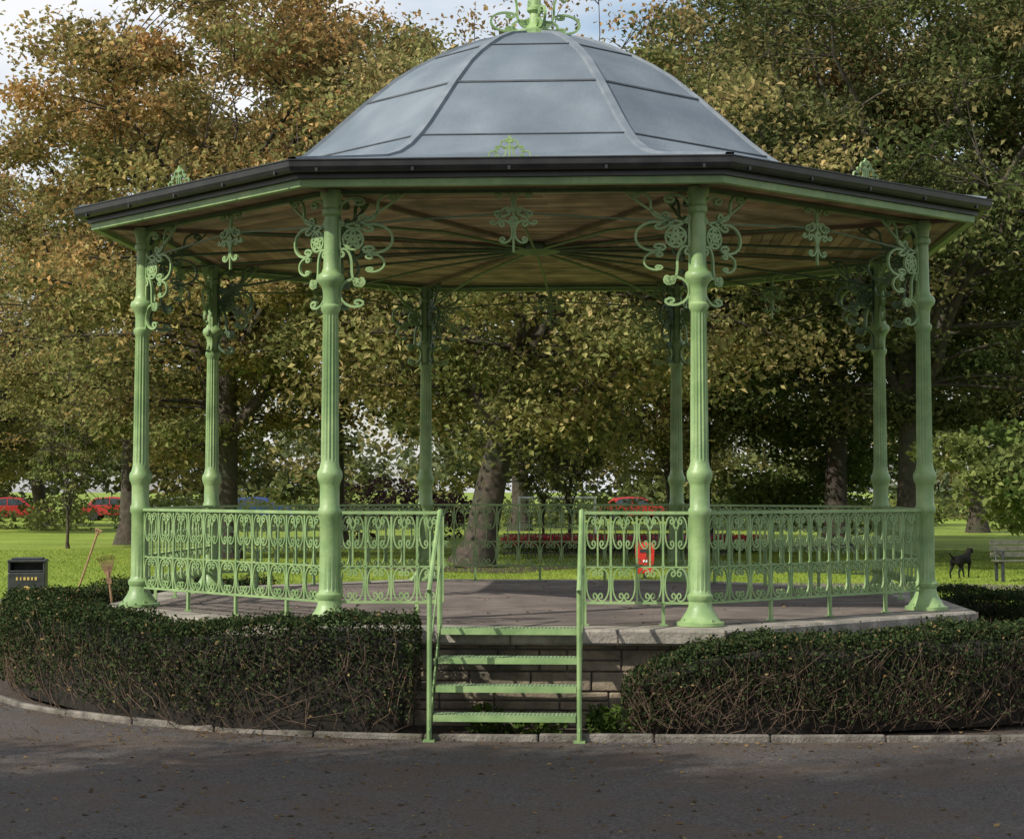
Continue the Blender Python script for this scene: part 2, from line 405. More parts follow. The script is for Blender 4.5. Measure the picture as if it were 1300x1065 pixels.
# ================================================================= STEPS
st=empty('metal_steps')
out=np.array([FU[1],-FU[0]])
if out[1]>0: out=-out
E=FM/np.linalg.norm(FM)*(4.58*cos(pi/8)); U=FU; rz=math.atan2(U[1],U[0])
g=Geo(); W=1.17
gt=Geo()
for i in range(4):
    z=DZ-.205*i+(.012 if i==0 else 0); o=.05+.20*i; c=E+out*(o)
    gt.box((c[0],c[1],z-.006),(W-.06,.24,.012),rz)
    c2=c+out*.118; g.box((c2[0],c2[1],z-.02),(W-.06,.012,.05),rz); c3=c-out*.118; g.box((c3[0],c3[1],z-.02),(W-.06,.008,.04),rz)
    for j in range(36):
        for q_ in range(5):
            cc=c+U*(-.53+j*.0303)+out*(-.09+q_*.045); gt.box((cc[0],cc[1],z+.002),(.016,.012,.004),rz+(.7 if (j+q_)%2 else -.7))
gt.obj('treads',M_tread,st)
for s in (-1,1):
    S=U*s*(W/2)
    def q(o,z): p=E+S+out*o; return (p[0],p[1],z)
    a=q(-.02,DZ-.03);b=q(.80,.02)
    def plate(p0,p1,hh,t):
        p0=np.array(p0);p1=np.array(p1);V=[]
        for p in (p0,p1):
            for dz in (-hh,hh):
                for dn in (-t,t): V.append((p[0]+U[0]*dn,p[1]+U[1]*dn,p[2]+dz))
        g.add(V,[(0,1,3,2),(4,6,7,5),(0,4,5,1),(2,3,7,6),(0,2,6,4),(1,5,7,3)])
    plate(a,b,.075,.006)
    g.tube([q(.76,0),q(.76,1.20)],.02,8); g.tube([q(-.03,DZ),q(-.03,DZ+.97)],.022,8)
    g.tube([q(-.12,DZ+.965),q(-.03,DZ+.965),q(.76,1.20),q(.80,1.17)],.019,8)
    plate(q(-.02,DZ+.50),q(.76,.68),.018,.005)
    g.box(q(.76,.01),(.09,.09,.02),rz)
    for i in range(1,4):
        p=q(.05+.2*i,DZ-.205*i-.03); g.box(p,(.02,.22,.05),rz)
g.obj('frame_and_handrails',M_green,st)
# ================================================================= FAST MESH
def fast(name,V,F,mats,midx=None,col=None,parent=None,smooth=None,add=True):
    V=np.asarray(V,np.float32); F=np.asarray(F,np.int32); n=len(F)
    me=bpy.data.meshes.new(name); me.vertices.add(len(V)); me.vertices.foreach_set('co',V.ravel())
    me.loops.add(n*4); me.loops.foreach_set('vertex_index',F.ravel())
    me.polygons.add(n); me.polygons.foreach_set('loop_start',np.arange(0,n*4,4,dtype=np.int32))
    try: me.polygons.foreach_set('loop_total',np.full(n,4,np.int32))
    except: pass
    for m in mats: me.materials.append(m)
    if midx is not None: me.polygons.foreach_set('material_index',np.asarray(midx,np.int32))
    if smooth is not None: me.polygons.foreach_set('use_smooth',smooth)
    if col is not None:
        at=me.attributes.new('Col','FLOAT_COLOR','FACE'); c=np.ones((n,4),np.float32); c[:,:3]=col; at.data.foreach_set('color',c.ravel())
    me.update(calc_edges=True); me.validate()
    if not add: return me
    return link(bpy.data.objects.new(name,me),parent)
def leafq(P,s,rng,zb=.3,asp=.62):
    N=len(P); n=rng.normal(size=(N,3)); n[:,2]=np.abs(n[:,2])+zb; n/=np.linalg.norm(n,axis=1,keepdims=True)
    r=rng.normal(size=(N,3)); u=np.cross(n,r); u/=np.linalg.norm(u,axis=1,keepdims=True); v=np.cross(n,u)
    s=np.broadcast_to(np.asarray(s),(N,))[:,None]
    V=np.stack([P+u*s-n*s*.25,P+v*s*asp+n*s*.1,P-u*s-n*s*.2,P-v*s*asp+n*s*.1],1).reshape(-1,3)
    return V,np.arange(N*4).reshape(N,4)
def lerp(a,b,t): return np.asarray(a)[None]*(1-t[:,None])+np.asarray(b)[None]*t[:,None]
# ================================================================= TREES
def tree_mesh(name,seed,H,rw,zlow,tr,lean=(0,0),nclump=240,nper=210,ls=.13,pal=None,fork=.3,limbs=11):
    r=np.random.default_rng(seed); Vs=[];Fs=[];ms=[];cs=[];o=0
    def add(V,F,m,c):
        nonlocal o
        F=np.array(F); Vs.append(V);Fs.append(F+o);ms.append(np.full(len(F),m));o+=len(V)
        cs.append(np.broadcast_to(np.array(c),(len(F),3)) if np.ndim(c)==1 else c)
    zc=(zlow+H)/2; rz=(H-zlow)/2
    tt=np.linspace(0,1,9); hz=tt*H*.62
    wob=np.cumsum(r.normal(0,.12,(9,2)),0)*tt[:,None]
    tp=np.stack([lean[0]*tt**1.1+wob[:,0],lean[1]*tt+wob[:,1],hz],1)
    trd=tr*(1-.75*tt); trd[0]*=1.45; 
    tp[1,2]*=.6
    V,F=tube(tp,trd,12); add(V,F,0,(1,1,1))
    ctr=np.array([lean[0]*.8,lean[1]*.8,zc])
    paths=[]
    for i in range(limbs):
        a=i*2.399+r.uniform(-.3,.3); e=r.uniform(-.25,.95); t0=r.uniform(fork,.95) if i>3 else fork+.04*i
        p0=np.array([np.interp(t0,tt,tp[:,j]) for j in range(3)])
        tgt=ctr+np.array([cos(a)*cos(e)*rw,sin(a)*cos(e)*rw,sin(e)*rz])*.72
        s=np.linspace(0,1,7)[:,None]; mid=(p0+tgt)/2+np.array([0,0,.08*rz])+r.normal(0,.35,3)
        pp=(1-s)**2*p0+2*s*(1-s)*mid+s*s*tgt; pp[1:-1]+=r.normal(0,.12,(5,3))
        r0=np.interp(t0,tt,trd)*.62
        V,F=tube(pp,r0*(1-.82*s[:,0]),7); add(V,F,0,(1,1,1)); paths.append((pp,r0))
    allp=np.concatenate([p for p,_ in paths]+[tp[5:]]); allr=np.concatenate([q*(1-.82*np.linspace(0,1,7)) for _,q in paths]+[trd[5:]])
    lobes=[(r.uniform(0,2*pi),r.uniform(-.5,1.2),r.uniform(-.25,.22)) for _ in range(12)]
    cl=[]
    while len(cl)<nclump:
        d=r.normal(size=3); d/=np.linalg.norm(d); k=r.uniform(.25,1)**.5
        az=math.atan2(d[1],d[0]); el=math.asin(d[2]); m=1
        for la,le,lm in lobes:
            dd=((az-la+pi)%(2*pi)-pi)**2+(el-le)**2; m+=lm*math.exp(-dd/.35)
        cl.append((ctr+d*np.array([rw,rw,rz])*k*m, k, d))
    LP=[];LC=[];SZ=[]
    for c,k,d in cl:
        if c[2]<zlow*.7: c[2]=zlow*.7+r.uniform(0,.6)
        dist=np.linalg.norm(allp-c,axis=1); j=int(np.argmin(dist+np.maximum(0,allp[:,2]-c[2])*1.0)); p0=allp[j]
        s=np.linspace(0,1,5)[:,None]; mid=(p0+c)/2+np.array([0,0,.2])+r.normal(0,.2,3)
        pp=(1-s)**2*p0+2*s*(1-s)*mid+s*s*c; rr=min(allr[j]*.5,.06)
        V,F=tube(pp,rr*(1-.85*s[:,0])+.008,4); add(V,F,0,(1,1,1))
        for q in range(2):
            e2=c+r.normal(0,.6,3); V,F=tube([pp[3],(pp[3]+e2)/2+r.normal(0,.1,3),e2],[.018,.012,.006],4); add(V,F,0,(1,1,1))
        n=int(nper*r.uniform(.35,1.6)); rad=r.uniform(.45,1.05)*rw/6.5
        q=r.normal(size=(n,3))*np.array([rad,rad,rad*.5])*.72
        q[:,2]-=.12*(q[:,0]**2+q[:,1]**2)
        LP.append(c+q)
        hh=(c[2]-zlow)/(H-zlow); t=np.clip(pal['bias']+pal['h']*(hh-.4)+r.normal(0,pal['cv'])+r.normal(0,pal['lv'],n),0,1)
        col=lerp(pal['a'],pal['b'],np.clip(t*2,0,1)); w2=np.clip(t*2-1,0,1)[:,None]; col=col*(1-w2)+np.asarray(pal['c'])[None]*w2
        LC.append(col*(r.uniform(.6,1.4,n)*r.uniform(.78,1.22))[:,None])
        SZ.append(np.full(n,ls)*r.uniform(.6,1.35,n))
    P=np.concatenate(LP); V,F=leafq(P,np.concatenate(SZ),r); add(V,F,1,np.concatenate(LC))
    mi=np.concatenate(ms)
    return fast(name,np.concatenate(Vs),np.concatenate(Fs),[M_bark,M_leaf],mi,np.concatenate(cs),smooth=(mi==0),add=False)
G1=(.085,.11,.035); G2=(.165,.185,.065); OL=(.28,.245,.10); OR=(.43,.26,.11)
pA=dict(a=G2,b=OL,c=OR,bias=.45,h=.5,cv=.2,lv=.17)
pB=dict(a=(.11,.14,.045),b=(.24,.24,.09),c=(.42,.32,.15),bias=.55,h=.1,cv=.18,lv=.17)
pC=dict(a=(.06,.085,.03),b=(.125,.145,.055),c=(.27,.22,.10),bias=.42,h=.35,cv=.2,lv=.16)
pD=dict(a=G1,b=(.19,.19,.075),c=(.39,.25,.11),bias=.46,h=.45,cv=.2,lv=.17)
pE=dict(a=(.14,.18,.06),b=(.22,.25,.09),c=(.3,.28,.12),bias=.5,h=0,cv=.15,lv=.2)
MA=tree_mesh('maple_autumn',1,18,6.6,2.4,.42,nclump=235,nper=310,ls=.09,pal=pA)
MA2=tree_mesh('maple_autumn_b',7,17,6.3,3.0,.40,nclump=210,nper=310,ls=.09,pal=pA)
MB=tree_mesh('maple_center',2,13.5,7.2,2.6,.46,lean=(1.9,.3),nclump=245,nper=310,ls=.085,pal=pB,fork=.35)
MC=tree_mesh('maple_dark',3,18,6.8,3.2,.40,nclump=230,nper=300,ls=.09,pal=pC)
MD=tree_mesh('maple_mixed',4,17.5,6.5,3.0,.38,nclump=215,nper=300,ls=.09,pal=pD)
ME=tree_mesh('young',5,4.6,1.3,1.5,.06,nclump=60,nper=60,ls=.07,pal=pE,limbs=8)
def tree(name,me,px,d,s=1,rot=0,sz=None):
    o=bpy.data.objects.new(name,me); x,y=P2(px,d); o.location=(x,y,-.02); o.rotation_euler=(0,0,rot); o.scale=(s,s,sz or s); link(o); return o
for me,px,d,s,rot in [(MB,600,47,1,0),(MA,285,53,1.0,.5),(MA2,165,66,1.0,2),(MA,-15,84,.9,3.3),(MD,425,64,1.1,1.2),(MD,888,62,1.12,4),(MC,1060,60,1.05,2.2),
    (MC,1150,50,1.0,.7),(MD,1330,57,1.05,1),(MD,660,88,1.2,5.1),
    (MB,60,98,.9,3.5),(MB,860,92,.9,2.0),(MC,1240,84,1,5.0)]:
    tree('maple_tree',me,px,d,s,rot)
tree('young_tree',ME,88,62,1,0); tree('young_tree',ME,722,60,1.15,2); tree('young_tree',ME,690,66,1,4)
# park trees left of / behind the viewpoint; they shade the path
for me,x,y,rot,s in [(MD,-12.5,-20.6,1,.95),(MB,-9.2,-14.4,3.6,.70)]:
    o=bpy.data.objects.new('maple_tree',me); o.location=(x,y,0); o.rotation_euler[2]=rot; o.scale=(s,s,s); link(o)
def mass(name,rng,items,per,ls,pals,mat=M_leaf):
    LP=[];LC=[];SZ=[]
    for (c,rad) in items:
        n=int(per*rng.uniform(.6,1.4)); q=rng.normal(size=(n,3)); q/=np.linalg.norm(q,axis=1,keepdims=True); q*=(rng.uniform(.4,1,n)**.5)[:,None]
        LP.append(np.array(c)+q*np.array(rad)); p=pals[rng.integers(len(pals))]
        t=np.clip(rng.normal(.5,.25)+rng.normal(0,.2,n),0,1); LC.append(lerp(p[0],p[1],t)*rng.uniform(.7,1.25,n)[:,None]); SZ.append(ls*rng.uniform(.6,1.4,n))
    P=np.concatenate(LP); P[:,2]=np.maximum(P[:,2],.03); V,F=leafq(P,np.concatenate(SZ),rng)
    return fast(name,V,F,[mat],None,np.concatenate(LC))
r=np.random.default_rng(11)
items=[]
for i in range(300):
    px=r.uniform(-250,1550); d=r.uniform(122,140); x,y=P2(px,d); z=r.uniform(1.2,7.5)+1.5*sin(px*.013)
    items.append(((x,y,z),(2.6,2,1.5)))
mass('distant_trees',r,items,150,.28,[(G1,G2),((.11,.14,.07),(.20,.22,.12)),(G2,OL)])
items=[]
for i in range(100):
    px=r.uniform(-150,1450); d=r.uniform(88,104); x,y=P2(px,d)
    items.append(((x,y,r.uniform(.2,1.1)),(1.7,1.2,.7)))
mass('shrubbery',r,items,170,.13,[(G1,G2),((.10,.13,.04),(.16,.20,.06)),(G2,(.26,.29,.08))])
items=[((*P2(px,74+r.uniform(-2,2)),r.uniform(.5,1.9)),(1.2,1,.7)) for px in r.uniform(450,580,8)]
mass('purple_shrub',r,items,240,.1,[((.05,.03,.035),(.11,.065,.065))])
items=[((*P2(px,44+r.uniform(-2,3)),r.uniform(1.2,3.2)),(1.0,.9,.5)) for px in r.uniform(1200,1420,20)]+[((*P2(px,62+r.uniform(-2,3)),r.uniform(.8,4.2)),(1.3,1.1,.55)) for px in r.uniform(930,1120,26)]
mass('laurel_shrub',r,items,330,.10,[((.08,.125,.035),(.17,.22,.06)),((.12,.155,.05),(.22,.255,.08))])
# ================================================================= GROUND
g=Geo(); g.add([(-600,-200,0),(600,-200,0),(600,900,0),(-600,900,0)],[(0,1,2,3)]); g.obj('lawn',M_lawn)
curb=[(-30,6),(-14,4.2),(-8,3.2),(-6.3,1.2),(-5.55,-1.2),(-4.55,-2.95),(-3.0,-4.25),(-1.5,-4.85),(0,-4.98),(2,-5.0),(4,-4.95),(6.2,-4.5),(9,-3.2),(16,1),(30,5)]
def smooth_poly(p,it=3):
    p=np.array(p,float)
    for _ in range(it):
        q=[p[0]]
        for a,b in zip(p[:-1],p[1:]): q+=[a*.75+b*.25,a*.25+b*.75]
        q.append(p[-1]); p=np.array(q)
    return p
cb=smooth_poly(curb)
g=Geo(); n=len(cb)
g.add([(x,y,.004) for x,y in cb]+[(x,-80,.004) for x,y in cb],[(i+1,i,n+i,n+i+1) for i in range(n-1)]); g.obj('asphalt_path',M_asph)
soil=[p for p in cb if -8<p[0]<9]
ns=len(soil); back=[(8.8-17*i/(ns-1), 3.5+2*sin(pi*i/(ns-1))) for i in range(ns)][::-1]
g=Geo(); g.add([(x,y,.008) for x,y in soil]+[(x,y,.008) for x,y in back],[(i,i+1,ns+i+1,ns+i) for i in range(ns-1)]); g.obj('soil_bed',M_soil)
g=Geo(); seg=np.linalg.norm(np.diff(cb,axis=0),axis=1); cum=np.concatenate([[0],np.cumsum(seg)])
rk=np.random.default_rng(5); t=0
while t<cum[-1]-1:
    w=.9; a=np.array([np.interp(t,cum,cb[:,j]) for j in (0,1)]); b=np.array([np.interp(t+w,cum,cb[:,j]) for j in (0,1)])
    c=(a+b)/2; u=b-a; g.box((c[0],c[1]+.02,.012+rk.uniform(-.014,.010)),(np.linalg.norm(u)-.012,.06,.09),math.atan2(u[1],u[0])+rk.uniform(-.015,.015)); t+=w
g.obj('kerb',M_kerb,bevel=.014)
g=Geo(); pts=smooth_poly([(-40,16),(-14,12),(-4,14),(3,19),(9,18),(24,15),(40,22)],3); n=len(pts)
g.add([(x,y-1.1,.004) for x,y in pts]+[(x,y+1.1,.004) for x,y in pts],[(i,i+1,n+i+1,n+i) for i in range(n-1)]); g.obj('footpath',mixmat('footpath_tarmac',(.10,.09,.08),(.18,.15,.12),3,.9,.5,40))
g=Geo(); x0,y0=P2(605,47); a=np.linspace(0,2*pi,28)[:-1]
g.add([(x0+cos(t)*(2.6+.5*sin(3*t)),y0-.5+sin(t)*(2.4+.4*cos(5*t)),.008) for t in a],[tuple(range(27))]); g.obj('bare_earth',M_soil)
r=np.random.default_rng(21); N=70000
d=26+34*r.uniform(0,1,N)**1.3; px=r.uniform(-60,1360,N); x=(px-650)*d/FPX+CAMX; y=d+CAMY
h=r.uniform(.02,.06,N); w=.012; th=r.uniform(0,pi,N); lx=r.normal(0,.03,N); ly=r.normal(0,.03,N)
V=np.stack([np.stack([x-w*np.cos(th),y-w*np.sin(th),0*h],1),np.stack([x+w*np.cos(th),y+w*np.sin(th),0*h],1),np.stack([x+lx+.003,y+ly,h],1),np.stack([x+lx-.003,y+ly,h],1)],1).reshape(-1,3)
fast('grass_tufts',V,np.arange(N*4).reshape(N,4),[M_leaf],None,lerp((.18,.27,.04),(.33,.41,.08),r.uniform(0,1,N)))
LP=[]
n=2600; LP.append(np.stack([r.uniform(-9,9,n),r.uniform(-9.5,-4.9,n),np.full(n,.012)],1))
n=1600; t=r.uniform(0,cum[-1],n); t=t[(t>20)&(t<48)]; LP.append(np.stack([np.interp(t,cum,cb[:,0])+r.normal(0,.1,len(t)),np.interp(t,cum,cb[:,1])-.08-np.abs(r.normal(0,.14,len(t))),np.full(len(t),.014)],1))
n=420; a=r.uniform(0,2*pi,n); q=3.9*r.uniform(0,1,n)**.5; LP.append(np.stack([q*np.cos(a),q*np.sin(a),np.full(n,DZ+.014)],1))
n=2200; LP.append(np.stack([x0+r.normal(0,5,n),y0-2+r.normal(0,4,n),np.full(n,.03)],1))
n=4500; d=26+40*r.uniform(0,1,n); LP.append(np.stack([(r.uniform(-50,1350,n)-650)*d/FPX,d+CAMY,np.full(n,.04)],1))
n=900; LP.append(np.stack([r.uniform(-7,7,n),r.uniform(-5,-4.2,n),np.full(n,.022)],1))
P=np.concatenate(LP); V,F=leafq(P,.007+.024*r.uniform(0,1,len(P))**2,r,zb=3)
V[:,2]=np.maximum(V[:,2],np.repeat(P[:,2]-.006,4))
fast('fallen_leaves',V,F,[M_leaf],None,lerp((.10,.065,.035),(.38,.27,.12),r.uniform(0,1,len(P))**2))
# ================================================================= HEDGES
def hedge(name,pts,width,hf,seed,dens=2700):
    r=np.random.default_rng(seed); p=smooth_poly(pts,3); sg=np.linalg.norm(np.diff(p,axis=0),axis=1); cm=np.concatenate([[0],np.cumsum(sg)]); L=cm[-1]
    def at(s,off):
        x=np.interp(s,cm,p[:,0]);y=np.interp(s,cm,p[:,1]); e=.05
        dx=np.interp(s+e,cm,p[:,0])-np.interp(s-e,cm,p[:,0]); dy=np.interp(s+e,cm,p[:,1])-np.interp(s-e,cm,p[:,1]); l=np.hypot(dx,dy)+1e-9
        return x-dy/l*off,y+dx/l*off
    par=empty(name)
    ss=np.linspace(.12,L-.12,int(L/.2)); prof=[(-.30,.05),(-.36,.4),(-.34,.78),(-.2,.84),(.2,.84),(.34,.78),(.36,.4),(.30,.05)]
    V=[]
    for s in ss:
        h=hf(s,L)
        for o,z in prof:
            xx,yy=at(np.array([s]),np.array([o*width*r.uniform(.85,1.05)])); V.append((xx[0],yy[0],z*h*r.uniform(.93,1.03)))
    n=len(prof); F=[(i*n+j,i*n+(j+1)%n,(i+1)*n+(j+1)%n,(i+1)*n+j) for i in range(len(ss)-1) for j in range(n)]
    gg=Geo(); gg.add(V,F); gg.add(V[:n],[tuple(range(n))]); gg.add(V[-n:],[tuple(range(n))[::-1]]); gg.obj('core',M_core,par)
    area=L*2.6; N=int(area*dens)
    s=r.uniform(-.05,L+.05,N); side=r.uniform(0,1,N); h=np.array([hf(v,L) for v in s])
    bump=.035*np.sin(s*5.1)+.03*np.sin(s*11.3+1)+.03*np.sin(s*2.3)+.015*np.sin(s*29)
    z=np.where(side<.7,r.uniform(0.06,1,N)**.62*h,h+bump*.7+np.abs(r.normal(0,.03,N))-.05)
    off=np.where(side<.35,-.5,.5)*width
    rnd=1-.22*np.clip((z/h-.85)/.15,0,1)**2
    off=off*rnd+np.where(side<.35,1,-1)*np.abs(r.normal(0,.05,N))+r.normal(0,.02,N)+.6*bump*np.sin(z*7)
    off=np.where(side>=.7,r.uniform(-.46,.46,N)*width,off)
    xx,yy=at(s,off); keep=(r.uniform(0,1,N)<np.clip(.30+1.3*z/h+.5*np.sin(s*3.7+z*6)*np.sin(s*1.3),.14,1))
    P=np.stack([xx,yy,z],1)[keep]
    V,F=leafq(P,r.uniform(.011,.022,len(P)),r,zb=.1,asp=.55)
    t=np.clip(r.normal(.42,.3,len(P)),0,1); c=lerp((.018,.030,.013),(.070,.098,.038),t)
    br=r.uniform(0,1,len(P))<.035; c[br]=lerp((.16,.1,.04),(.28,.22,.11),r.uniform(0,1,br.sum()))
    fast('leaves',V,F,[M_hleaf],None,c,parent=par)
    n=int(L*260); Vs=[];Fs=[];o=0
    for i in range(n):
        s0=r.uniform(0,L); h=hf(s0,L); z0=r.uniform(.02,.6)*h; sd=-1 if r.uniform()<.7 else 1
        o0=sd*r.uniform(.25,.42)*width; s1=s0+r.normal(0,.16); z1=min(z0+r.uniform(.08,.4),h*1.04); o1=sd*r.uniform(.42,.53)*width
        sm=(s0+s1)/2+r.normal(0,.05); X,Y=at(np.array([s0,sm,s1]),np.array([o0,(o0+o1)/2+sd*.05*width,o1])); rr=r.uniform(.002,.0045)
        v,f=tube([(X[0],Y[0],z0),(X[1],Y[1],(z0+z1)/2+r.normal(0,.03)),(X[2],Y[2],z1)],[rr,rr*.8,rr*.4],3)
        Vs.append(v);Fs.append(np.array(f)+o);o+=len(v)
    fast('twigs',np.concatenate(Vs),np.concatenate(Fs),[M_twig],parent=par)
hedge('hedge',[(-1.02,-4.52),(-2.3,-4.42),(-3.55,-3.55),(-4.85,-1.75),(-5.25,.2),(-4.9,2.2),(-3.4,3.9)],.66,lambda s,L:.87+.05*math.exp(-s/2.5)+.03*sin(s*2.1),31)
hedge('hedge',[(.66,-4.50),(1.6,-4.62),(2.6,-4.45),(3.9,-4.0),(5.0,-3.0),(5.5,-1.2),(5.5,.8),(4.8,2.6)],.72,lambda s,L:.40+.42*min(1,max(0,s/.95))**.8+.03*sin(s*2.4+1),32)
r=np.random.default_rng(77)
items=[((r.uniform(-.6,.75),-4.55+r.uniform(-.1,.1),.04+r.uniform(0,.14)),(.12,.1,.10)) for _ in range(22)]
mass('weeds',r,items,45,.028,[((.05,.09,.02),(.12,.18,.04))])
# ================================================================= FLOWER BED
fb=empty('flower_bed')
r=np.random.default_rng(41)
items=[((*P2(px,58+r.uniform(-.6,.6)),.22),(.55,.4,.22)) for px in np.linspace(655,960,26)]
o=mass('flower_leaves',r,items,170,.05,[((.09,.13,.03),(.16,.20,.05))]); o.parent=fb
items=[((*P2(px,57.8+r.uniform(-.6,.6)),.40),(.55,.4,.18)) for px in np.linspace(655,960,26)]
o=mass('flowers',r,items,150,.055,[((.65,.10,.20),(.85,.40,.48)),((.6,.06,.08),(.8,.2,.18))]); o.parent=fb
g=Geo(); xa,ya=P2(640,54); xb,yb=P2(930,54)
for i in range(60):
    t=i/59; g.box((xa+(xb-xa)*t,ya,.35),(.025,.025,.7))
g.box(((xa+xb)/2,ya,.66),(xb-xa,.03,.03)); g.box(((xa+xb)/2,ya,.12),(xb-xa,.03,.03)); g.obj('low_iron_fence',M_dark)
# ================================================================= LITTER BIN
x,y=P2(38,31); lb=empty('litter_bin',(x,y,0)); lb.rotation_euler[2]=.15
def child(g,name,m,par,**k): return g.obj(name,m,par,**k)
g=Geo(); g.box((0,0,.31),(.60,.48,.58)); g.box((0,0,.02),(.54,.42,.04)); child(g,'body',M_dark,lb,bevel=.025)
g=Geo()
for sx in (-1,1): g.box((sx*.28,0,.68),(.04,.46,.18))
g.box((0,.215,.68),(.52,.03,.18)); g.box((0,0,.785),(.62,.5,.04)); g.box((0,0,.82),(.5,.38,.03)); g.box((0,-.215,.62),(.52,.03,.03)); child(g,'hood',M_dark,lb,bevel=.012)
g=Geo()
for i,wx in enumerate((.04,.03,.05,.05,.04,.05)): g.box((-.15+i*.06,-.2435,.50),(wx*.7,.006,.05))
V=[(.09*cos(a),-.2435,.27+.11*sin(a)) for a in np.linspace(0,2*pi,20)[:-1]]; g.add(V,[tuple(range(19))]); g.box((0,-.2435,.13),(.14,.006,.02)); child(g,'lettering_and_crest',M_gold,lb)
x,y=P2(818,41); rb=empty('red_litter_bin',(x,y,0))
g=Geo(); V=[]
for z,s in ((.12,.16),(.14,.18),(.70,.205),(.72,.205),(.76,.19),(.80,.12)):
    for sx,sy in ((-1,-1),(1,-1),(1,1),(-1,1)): V.append((sx*s,sy*s*.8,z))
g.add(V,[(i*4+j,i*4+(j+1)%4,(i+1)*4+(j+1)%4,(i+1)*4+j) for i in range(5) for j in range(4)]+[(3,2,1,0),(20,21,22,23)]); child(g,'body',M_red,rb,bevel=.012)
g=Geo(); g.box((0,-.168,.62),(.24,.012,.07)); g.tube([(0,.05,0),(0,.05,.14)],.03,8); g.box((0,.05,.01),(.22,.18,.02)); child(g,'slot_and_foot',M_dark,rb)
g=Geo(); g.box((0,-.160,.40),(.10,.012,.05)); child(g,'label',M_white,rb)
x,y=P2(93,30.5); sh=empty('shovel',(x,y,0)); sh.rotation_euler=(radians(8),radians(20),0)
g=Geo(); g.tube([(0,0,.22),(0,0,1.38)],.018,8); g.tube([(-.06,0,1.40),(.06,0,1.40)],.016,8); g.tube([(-.055,0,1.40),(0,0,1.30)],.012,6); g.tube([(.055,0,1.40),(0,0,1.30)],.012,6); child(g,'handle',M_handle,sh,smooth=True)
g=Geo(); V=[]
for z,w,yb in ((.28,.09,0),(.26,.12,.0),(.12,.12,.02),(.02,.10,.025),(-.02,.05,.02)):
    for t in (-1,-.4,.4,1): V.append((w*t,yb-.03*(1-t*t),z))
F=[(i*4+j,i*4+j+1,(i+1)*4+j+1,(i+1)*4+j) for i in range(4) for j in range(3)]; g.add(V,F); g.tube([(0,-.02,.1),(0,-.01,.34)],[.012,.024],8)
o=child(g,'blade',M_steel,sh); md=o.modifiers.new('s','SOLIDIFY'); md.thickness=.006
x,y=P2(158,19.6); rk_=empty('leaf_rake',(x,y,0)); rk_.rotation_euler=(0,radians(-8),0)
g=Geo(); g.tube([(0,0,.02),(0,0,1.12)],.013,8); child(g,'handle',M_handle,rk_,smooth=True)
g=Geo()
for i in range(13):
    a=(i-6)*.06; g.tube([(0,0,1.02),(sin(a)*.22,0,1.02+cos(a)*.22),(sin(a)*.28,-.03,1.02+cos(a)*.27)],.004,5)
g.tube([(sin(a)*.16,0,1.02+cos(a)*.16) for a in np.linspace(-.36,.36,7)],.005,5); g.box((0,0,1.02),(.05,.03,.06)); child(g,'tines',mixmat('rusty_tines',(.16,.09,.05),(.28,.17,.09),20,.7),rk_)
# ================================================================= BENCH
x,y=P2(1306,40); bn=empty('park_bench',(x,y,0)); bn.rotation_euler[2]=.12
g=Geo()
for i in range(3): g.box((0,-.16+i*.14,.44),(1.6,.12,.035))
for i in range(3): g.box((0,.23+i*.03,.56+i*.13),(1.6,.03,.105))
child(g,'seat_and_backrest',M_bench,bn,bevel=.008)
g=Geo()
for sx in (-.68,.68):
    g.box((sx,-.16,.21),(.06,.06,.42)); g.box((sx,.2,.21),(.06,.06,.42)); g.box((sx,.02,.40),(.05,.44,.05)); g.tube([(sx,.2,.40),(sx,.32,.88)],.025,6); g.box((sx,-.02,.64),(.06,.42,.035)); g.box((sx,-.18,.52),(.045,.045,.22))
child(g,'legs_and_arms',M_dark,bn,bevel=.006)
# ================================================================= GOAL
x,y=P2(707,74); gl=empty('football_goal',(x,y,0)); g=Geo(); w=1.5
g.tube([(-w,0,0),(-w,0,1.6)],.045,8); g.tube([(w,0,0),(w,0,1.6)],.045,8); g.tube([(-w-.04,0,1.6),(w+.04,0,1.6)],.045,8)
for s in (-w,w): g.tube([(s,0,1.6),(s,.5,1.55),(s,1.2,0)],.025,6)
g.tube([(-w,1.2,.02),(w,1.2,.02)],.025,6)
child(g,'frame',M_white,gl)
g=Geo()
for i in range(16):
    xx=-w+2*w*i/15; g.tube([(xx,.5,1.5),(xx,1.2,.04)],.004,3)
for j in range(8):
    t=j/7; g.tube([(-w,.5+.7*t,1.5-1.46*t),(w,.5+.7*t,1.5-1.46*t)],.004,3)
child(g,'net',M_white,gl)
